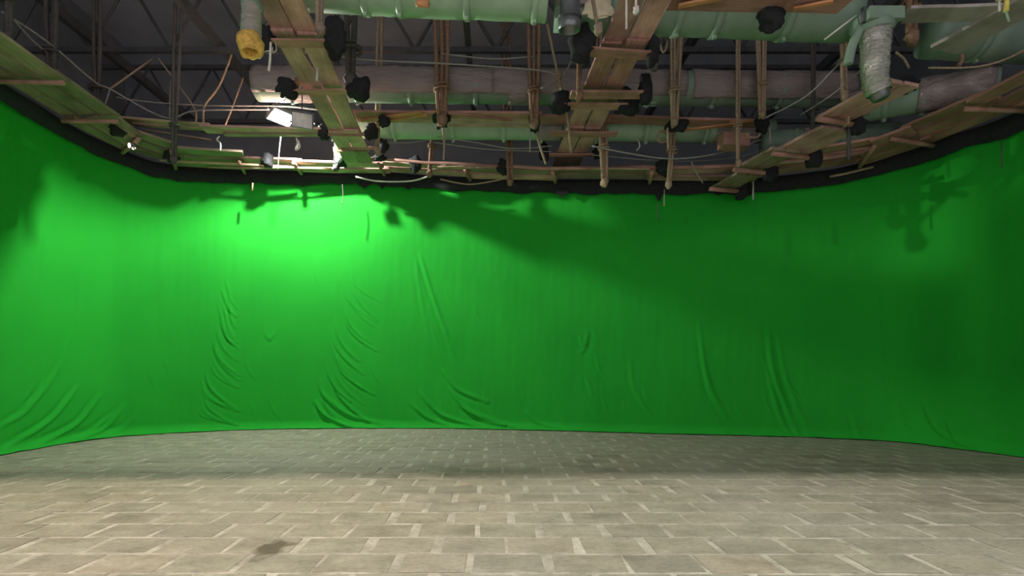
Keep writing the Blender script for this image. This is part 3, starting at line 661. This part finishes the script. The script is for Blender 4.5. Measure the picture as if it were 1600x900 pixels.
# ---------------------------------------------------------------- hanging ropes
TOPZ = 10.97
def up(p, dx=0, dy=0): return Vector((p.x + dx, p.y + dy, TOPZ))
for (x_, y_, D, r_, n_, m_, dx, lab) in [
    (690, 188, 9.5, .045, 3, 'rope_brown', .0, 'thick brown rope bundle tied to the black pad on the brown cross walkway'),
    (835, 192, 9.5, .036, 3, 'rope_brown', .0, 'brown rope bundle holding the cross walkway between the two straight catwalks'),
    (905, 150, 8.45, .03, 2, 'rope_brown', .1, 'flat brown sling dropping to the strapped edge of the weathered catwalk'),
    (671, 272, 11.45, .03, 2, 'rope_brown', .5, 'brown rope slanting up from the back rail below the thick bundle'),
    (797, 285, 11.22, .03, 3, 'rope_brown', -.15, 'brown rope bundle rising straight from the middle of the back rail'),
    (1053, 192, 9.5, .03, 3, 'rope_tan', .1, 'tan double rope knotted on the flat black pad above the rope coil'),
    (1045, 288, 10.4, .032, 2, 'rope_tan', .5, 'tan looped rope lashed round the back rail below the rope coil'),
    (1191, 180, 9.5, .028, 4, 'rope_tan', -.03, 'tan four strand rope at the box end of the brown cross walkway'),
    (1153, 255, 9.5, .025, 2, 'rope_tan', .0, 'short tan rope pair holding the small step of the stepped catwalk'),
    (1320, 150, 8.7, .028, 3, 'rope_tan', -.1, 'knotted tan ropes holding the upright board of the stepped catwalk'),
    (1425, 60, 7.5, .04, 3, 'rope_brown', .05, 'brown rope bundle behind the long foil hose'),
    (945, 285, 10.32, .035, 3, 'rope_tan', -.15, 'tan tangled rope at the far foot of the weathered catwalk'),
    (500, 45, 6.8, .03, 2, 'green_wood', .05, 'olive webbing sling on the near black pad of the tan catwalk'),
    (549, 128, 8.6, .05, 2, 'rope_dark', .0, 'dark wide sling above the round black pad of the tan catwalk'),
    (466, 128, 8.6, .03, 2, 'rope_brown', -.1, 'brown sling rising from the black pad nearest the floodlight'),
    (590, 235, 10.4, .03, 2, 'rope_tan', .1, 'tan sling by the tall black pad at the far catwalk end'),
    (78, 130, 8.9, .04, 3, 'rope_dark', .05, 'dark rope bundle holding the plank ring beneath the crossing cords'),
    (150, 182, 9.9, .035, 2, 'rope_dark', -.05, 'dark rope pair where the long plank walkway meets the plank ring'),
    (272, 250, 9.9, .03, 2, 'rope_dark', .1, 'dim dark ropes rising from the back rail between floodlight and clip lights'),
    (12, 58, 7.6, .03, 2, 'rope_dark', -.1, 'dark sling rising above the widest planks of the ring'),
    (525, 262, 11.5, .03, 2, 'rope_dark', .0, 'dark sling rising from the back rail under the tan catwalk'),
    (1270, 226, 9.4, .03, 2, 'rope_dark', .1, 'dark rope pair over the low green duct')]:
    b = at(x_, y_, D); rope_bundle(up(b, dx), b, r_, lab, m_, n_)
# diagonal ropes crossing behind the weathered catwalk
rope([at(855, 38, 9.2), at(872, 118, 9.3), at(885, 175, 9.4), at(893, 240, 9.9)], .026, 'long tan rope slanting from the duct past the cross walkway to the catwalk', 'rope_tan', name='slanting_rope', knots=[at(872, 118, 9.3)])
rope([at(916, 50, 8.2), at(900, 78, 8.6), at(880, 118, 9.3), at(846, 138, 9.25)], .016, 'thin grey cord slanting under the film wrapped duct to the rope knot', 'cord_grey', name='slanting_rope')
rope([at(925, -8, 6.9), at(934, 46, 7.0)], .024, 'olive strap hanging beside the grey spigot', 'green_wood', name='webbing_strap', knots=[at(935, 46, 7.0)])
rope([at(979, -20, 6.2), at(979, 45, 6.2)], .012, 'long white cord hanging before the weathered catwalk', 'cord_white', name='dangling_rope')
rope([at(994, -20, 6.2), at(994, 16, 6.2)], .014, 'short white cord with a knot hanging before the weathered catwalk', 'cord_white', name='dangling_rope', knots=[at(994, 16, 6.2)])
rope([at(1030, 58, 7.9), at(1036, 82, 7.9), at(1043, 68, 7.9), at(1040, 58, 7.9)], .014, 'small cord loop hanging beside the strapped edge of the weathered catwalk', 'rope_tan', name='cord_loop')
rope([at(1020, 72, 8.1), at(1024, 94, 8.1), at(1022, 110, 8.1)], .05, 'twisted dark rag hanging beside the weathered catwalk under a cord loop', 'rope_dark', cat='rag', name='hanging_rag')
# long thin cords
for pts, r_, m_, lab in [
    ([(430, 72, 9), (560, 92, 9), (690, 99, 9), (835, 109, 9), (872, 118, 9.1)], .012, 'cord_grey', 'long pale cord strung across in front of the film wrapped duct'),
    ([(691, 84, 9.5), (770, 92, 9.5), (835, 88, 9.5)], .012, 'cord_grey', 'short sagging cord between two brown rope bundles'),
    ([(508, 0, 8.8), (540, 60, 8.9)], .010, 'cord_grey', 'thin grey cord slanting from the pale green duct to the dark sling'),
    ([(2, 18, 8.2), (75, 66, 8.8), (148, 128, 9.6), (172, 139, 9.9), (258, 184, 10.4), (306, 173, 10.4), (420, 171, 10.2)], .016, 'cord_grey', 'long grey cord zigzagging from the plank ring towards the floodlight'),
    ([(12, 20, 8.2), (48, 60, 8.6), (75, 84, 8.9)], .014, 'cord_grey', 'short grey cord running down to the dark rope bundle'),
    ([(172, 139, 9.9), (238, 92, 10.4)], .018, 'rope_tan', 'tan cord stretched from the cord junction up to the purlin'),
    ([(172, 139, 9.9), (160, 178, 9.9)], .014, 'cord_grey', 'short grey tie from the cord junction down to the plank walkway'),
    ([(248, 92, 10.6), (278, 132, 10.6), (304, 170, 10.5), (306, 192, 10.4)], .018, 'rope_tan', 'tan rope slanting down to the middle of the long plank walkway'),
    ([(362, 86, 10.6), (342, 135, 10.5), (320, 165, 10.4), (318, 194, 10.3)], .020, 'rope_tan', 'tan rope crossing the cord above the long plank walkway'),
    ([(380, 122, 10.8), (366, 160, 10.6), (352, 196, 10.4)], .016, 'rope_tan', 'thin tan rope on the long plank walkway nearest the floodlight'),
    ([(182, 152, 10.2), (240, 160, 10.4), (330, 165, 10.5), (440, 166, 10.2), (500, 172, 10.1)], .012, 'cord_grey', 'level grey cord passing just above the floodlight'),
    ([(266, 126, 10.9), (265, 182, 10.6)], .010, 'cord_grey', 'thin vertical cord over the long plank walkway'),
    ([(205, 226, 9.95), (222, 242, 9.9), (262, 250, 9.9)], .014, 'rope_dark', 'dark cable sagging from the clip lights to the back rail'),
    ([(600, 222, 11), (640, 223, 11), (676, 216, 11)], .010, 'cord_grey', 'short grey cord under the green pipe by the slanting rope'),
    ([(682, 213, 10.6), (740, 222, 10.8), (800, 232, 10.8), (862, 228, 10.6)], .010, 'cord_grey', 'grey cord drooping under the slim green pipe'),
    ([(676, 222, 11), (760, 233, 11), (862, 237, 11)], .010, 'cord_grey', 'lower grey cord running level behind the brown rope bundle'),
    ([(925, 228, 10.2), (985, 240, 10.2), (1050, 248, 10.2), (1120, 240, 10.25), (1190, 218, 10.25)], .015, 'cord_grey', 'grey cord sweeping from the weathered catwalk to the stepped catwalk'),
    ([(925, 242, 10.8), (1050, 252, 10.8), (1150, 246, 10.6), (1210, 228, 10)], .010, 'cord_grey', 'fainter grey cord hanging lower beside the sweeping cord'),
    ([(1196, 184, 9.4), (1260, 150, 9), (1310, 100, 8.4), (1340, 60, 7.6)], .016, 'cord_grey', 'grey cord rising from the four strand rope to the foil hose elbow'),
    ([(1250, 180, 9.1), (1300, 148, 8.7), (1345, 110, 8.2)], .010, 'cord_grey', 'faint thin cord rising below the foil hose elbow'),
    ([(1080, 252, 10.4), (1086, 266, 10.4), (1098, 286, 10.6)], .014, 'cord_grey', 'short curved cord end by the step of the stepped catwalk'),
    ([(996, 215, 10), (1000, 228, 10), (995, 235, 10)], .012, 'cord_grey', 'hooked cord end under the cross walkway'),
    ([(1450, 106, 7.4), (1530, 104, 7.25), (1590, 84, 7.15), (1640, 50, 7.0)], .014, 'rope_tan', 'slack rope hanging under the wide grey board'),
    ([(1288, 62, 7.05), (1338, 24, 6.95)], .012, 'cord_white', 'pale cord tied across the face of the big grey green duct'),
    ([(556, 276, 11.7), (590, 283, 11.7), (640, 283, 11.7), (668, 276, 11.6)], .018, 'cord_white', 'pale cable drooping along the back rail from the foot of the tan catwalk'),
    ([(688, 280, 11.2), (735, 288, 11.2), (790, 279, 11.2)], .015, 'rope_tan', 'tan cable drooping along the middle of the back rail'),
    ([(1400, 82, 7.2), (1412, 92, 7.3), (1420, 106, 7.4)], .016, 'rope_tan', 'short curled rope end beside the long foil hose')]:
    rope([at(*p) for p in pts], r_, lab, m_, cat='rope' if 'rope' in lab else 'cord', name='strung_cord')
# loose ends hanging down
for pts, r_, m_, lab in [
    ([(423, 66, 6.9), (422, 92, 6.9), (420, 110, 6.9)], .016, 'cord_white', 'white cord end dangling below the black pad by the yellow mouthed hose'),
    ([(430, 64, 6.9), (432, 78, 6.9), (426, 82, 6.9), (426, 74, 6.9)], .012, 'cord_grey', 'small cord curl beside the dangling white cord end'),
    ([(496, 106, 7.9), (495, 126, 7.9)], .02, 'cord_white', 'pale rope tail lying on the tan catwalk'),
    ([(343, 213, 10.3), (339, 218, 10.3), (344, 224, 10.3), (344, 235, 10.3)], .016, 'cord_white', 'white hooked wire hanging from the joint of the long plank walkway'),
    ([(463, 216, 10.3), (465, 224, 10.3), (462, 234, 10.3), (468, 230, 10.3), (466, 220, 10.3)], .018, 'cord_white', 'white twisted wire hanging just under the floodlight'),
    ([(439, 212, 11), (436, 240, 11.2), (434, 266, 11.4)], .012, 'cord_grey', 'grey cord dropping from the floodlight to the back rail'),
    ([(692, 200, 9.6), (694, 225, 9.6), (693, 250, 9.6)], .020, 'rope_tan', 'rope tail hanging under the thick brown bundle'),
    ([(828, 205, 9.6), (828, 238, 9.6)], .012, 'cord_grey', 'grey cord tail under the cross walkway beside the catwalk'),
    ([(838, 210, 10), (846, 235, 10.2), (853, 256, 10.4)], .024, 'rope_tan', 'tan rope end with a knot beside the catwalk foot'),
    ([(1043, 200, 9.5), (1044, 233, 9.5)], .020, 'rope_tan', 'rope tail hanging from the coil under the cross walkway'),
    ([(1028, 318, 10.9), (1028, 344, 10.9)], .010, 'rope_dark', 'dark thread hanging on the green cloth below the looped rope'),
    ([(1038, 296, 10.7), (1038, 322, 10.7)], .012, 'cord_grey', 'pale cord tail hanging below the looped rope'),
    ([(1177, 284, 10.0), (1177, 312, 10.0)], .014, 'cord_grey', 'pale cord tail hanging below the stepped catwalk'),
    ([(535, 288, 11.9), (536, 305, 11.9), (534, 320, 11.9)], .010, 'rope_dark', 'dark thread loop hanging before the brightest part of the cloth'),
    ([(395, 286, 11.6), (394, 298, 11.6)], .018, 'rope_brown', 'brown stub hanging from the back rail at the edge of the bright patch'),
    ([(1565, 222, 8.2), (1565, 262, 8.2)], .010, 'rope_dark', 'dark thread hanging on the cloth under the wide board'),
    ([(1203, 200, 9.4), (1204, 225, 9.4)], .016, 'cord_grey', 'pale cord tail beside the four strand rope'),
    ([(1503, 84, 7.4), (1503, 96, 7.4), (1497, 102, 7.4)], .028, 'rope_brown', 'pinkish rope stub under the tip of the wide grey board')]:
    rope([at(*p) for p in pts], r_, lab, m_, cat='rope' if 'rope' in lab else 'cord', name='dangling_rope')
# rope coil on the cross walkway
c = at(1036, 213, 9.55); o = MB().tube([c + Vector((math.cos(a) * .10, (i % 7) * .008, math.sin(a) * .11)) for i, a in enumerate([j * .5 for j in range(44)])], .016, 6).build('rope_coil', 'rope_brown', None, True, c); tag(o, 'small brown rope coil hanging under the cross walkway', 'rope')
c = at(1178, 207, 9.4); o = MB().tube([c + Vector((math.cos(a) * .12, (i % 5) * .01, math.sin(a) * .09)) for i, a in enumerate([PI + j * .25 for j in range(13)])], .02, 6).build('rope_loop', 'rope_tan', None, True, c); tag(o, 'tan rope half loop under the end of the brown cross walkway', 'rope')
# dark bags hung on the rig
for x_, y_, D, r_, lab in [(1415, 134, 8.35, (.17, .1, .12), 'dark square bag lying on the sloping green duct'), (1205, 27, 6.9, (.16, .12, .16), 'dark padded bundle strapped to the big grey green duct')]:
    o = pad(at(x_, y_, D), r_, None, x_, name='dark_bundle'); tag(o, lab, 'bundle')
o = MB().box(at(1146, 222, 9.9), (.5, .3, .24), Matrix.Rotation(.06, 3, 'Y')).build('wooden_box', 'brown_wood', None, False, at(1146, 228, 9.9)); tag(o, 'brown wooden box hung beneath the end of the cross walkway by the four strand rope', 'box')
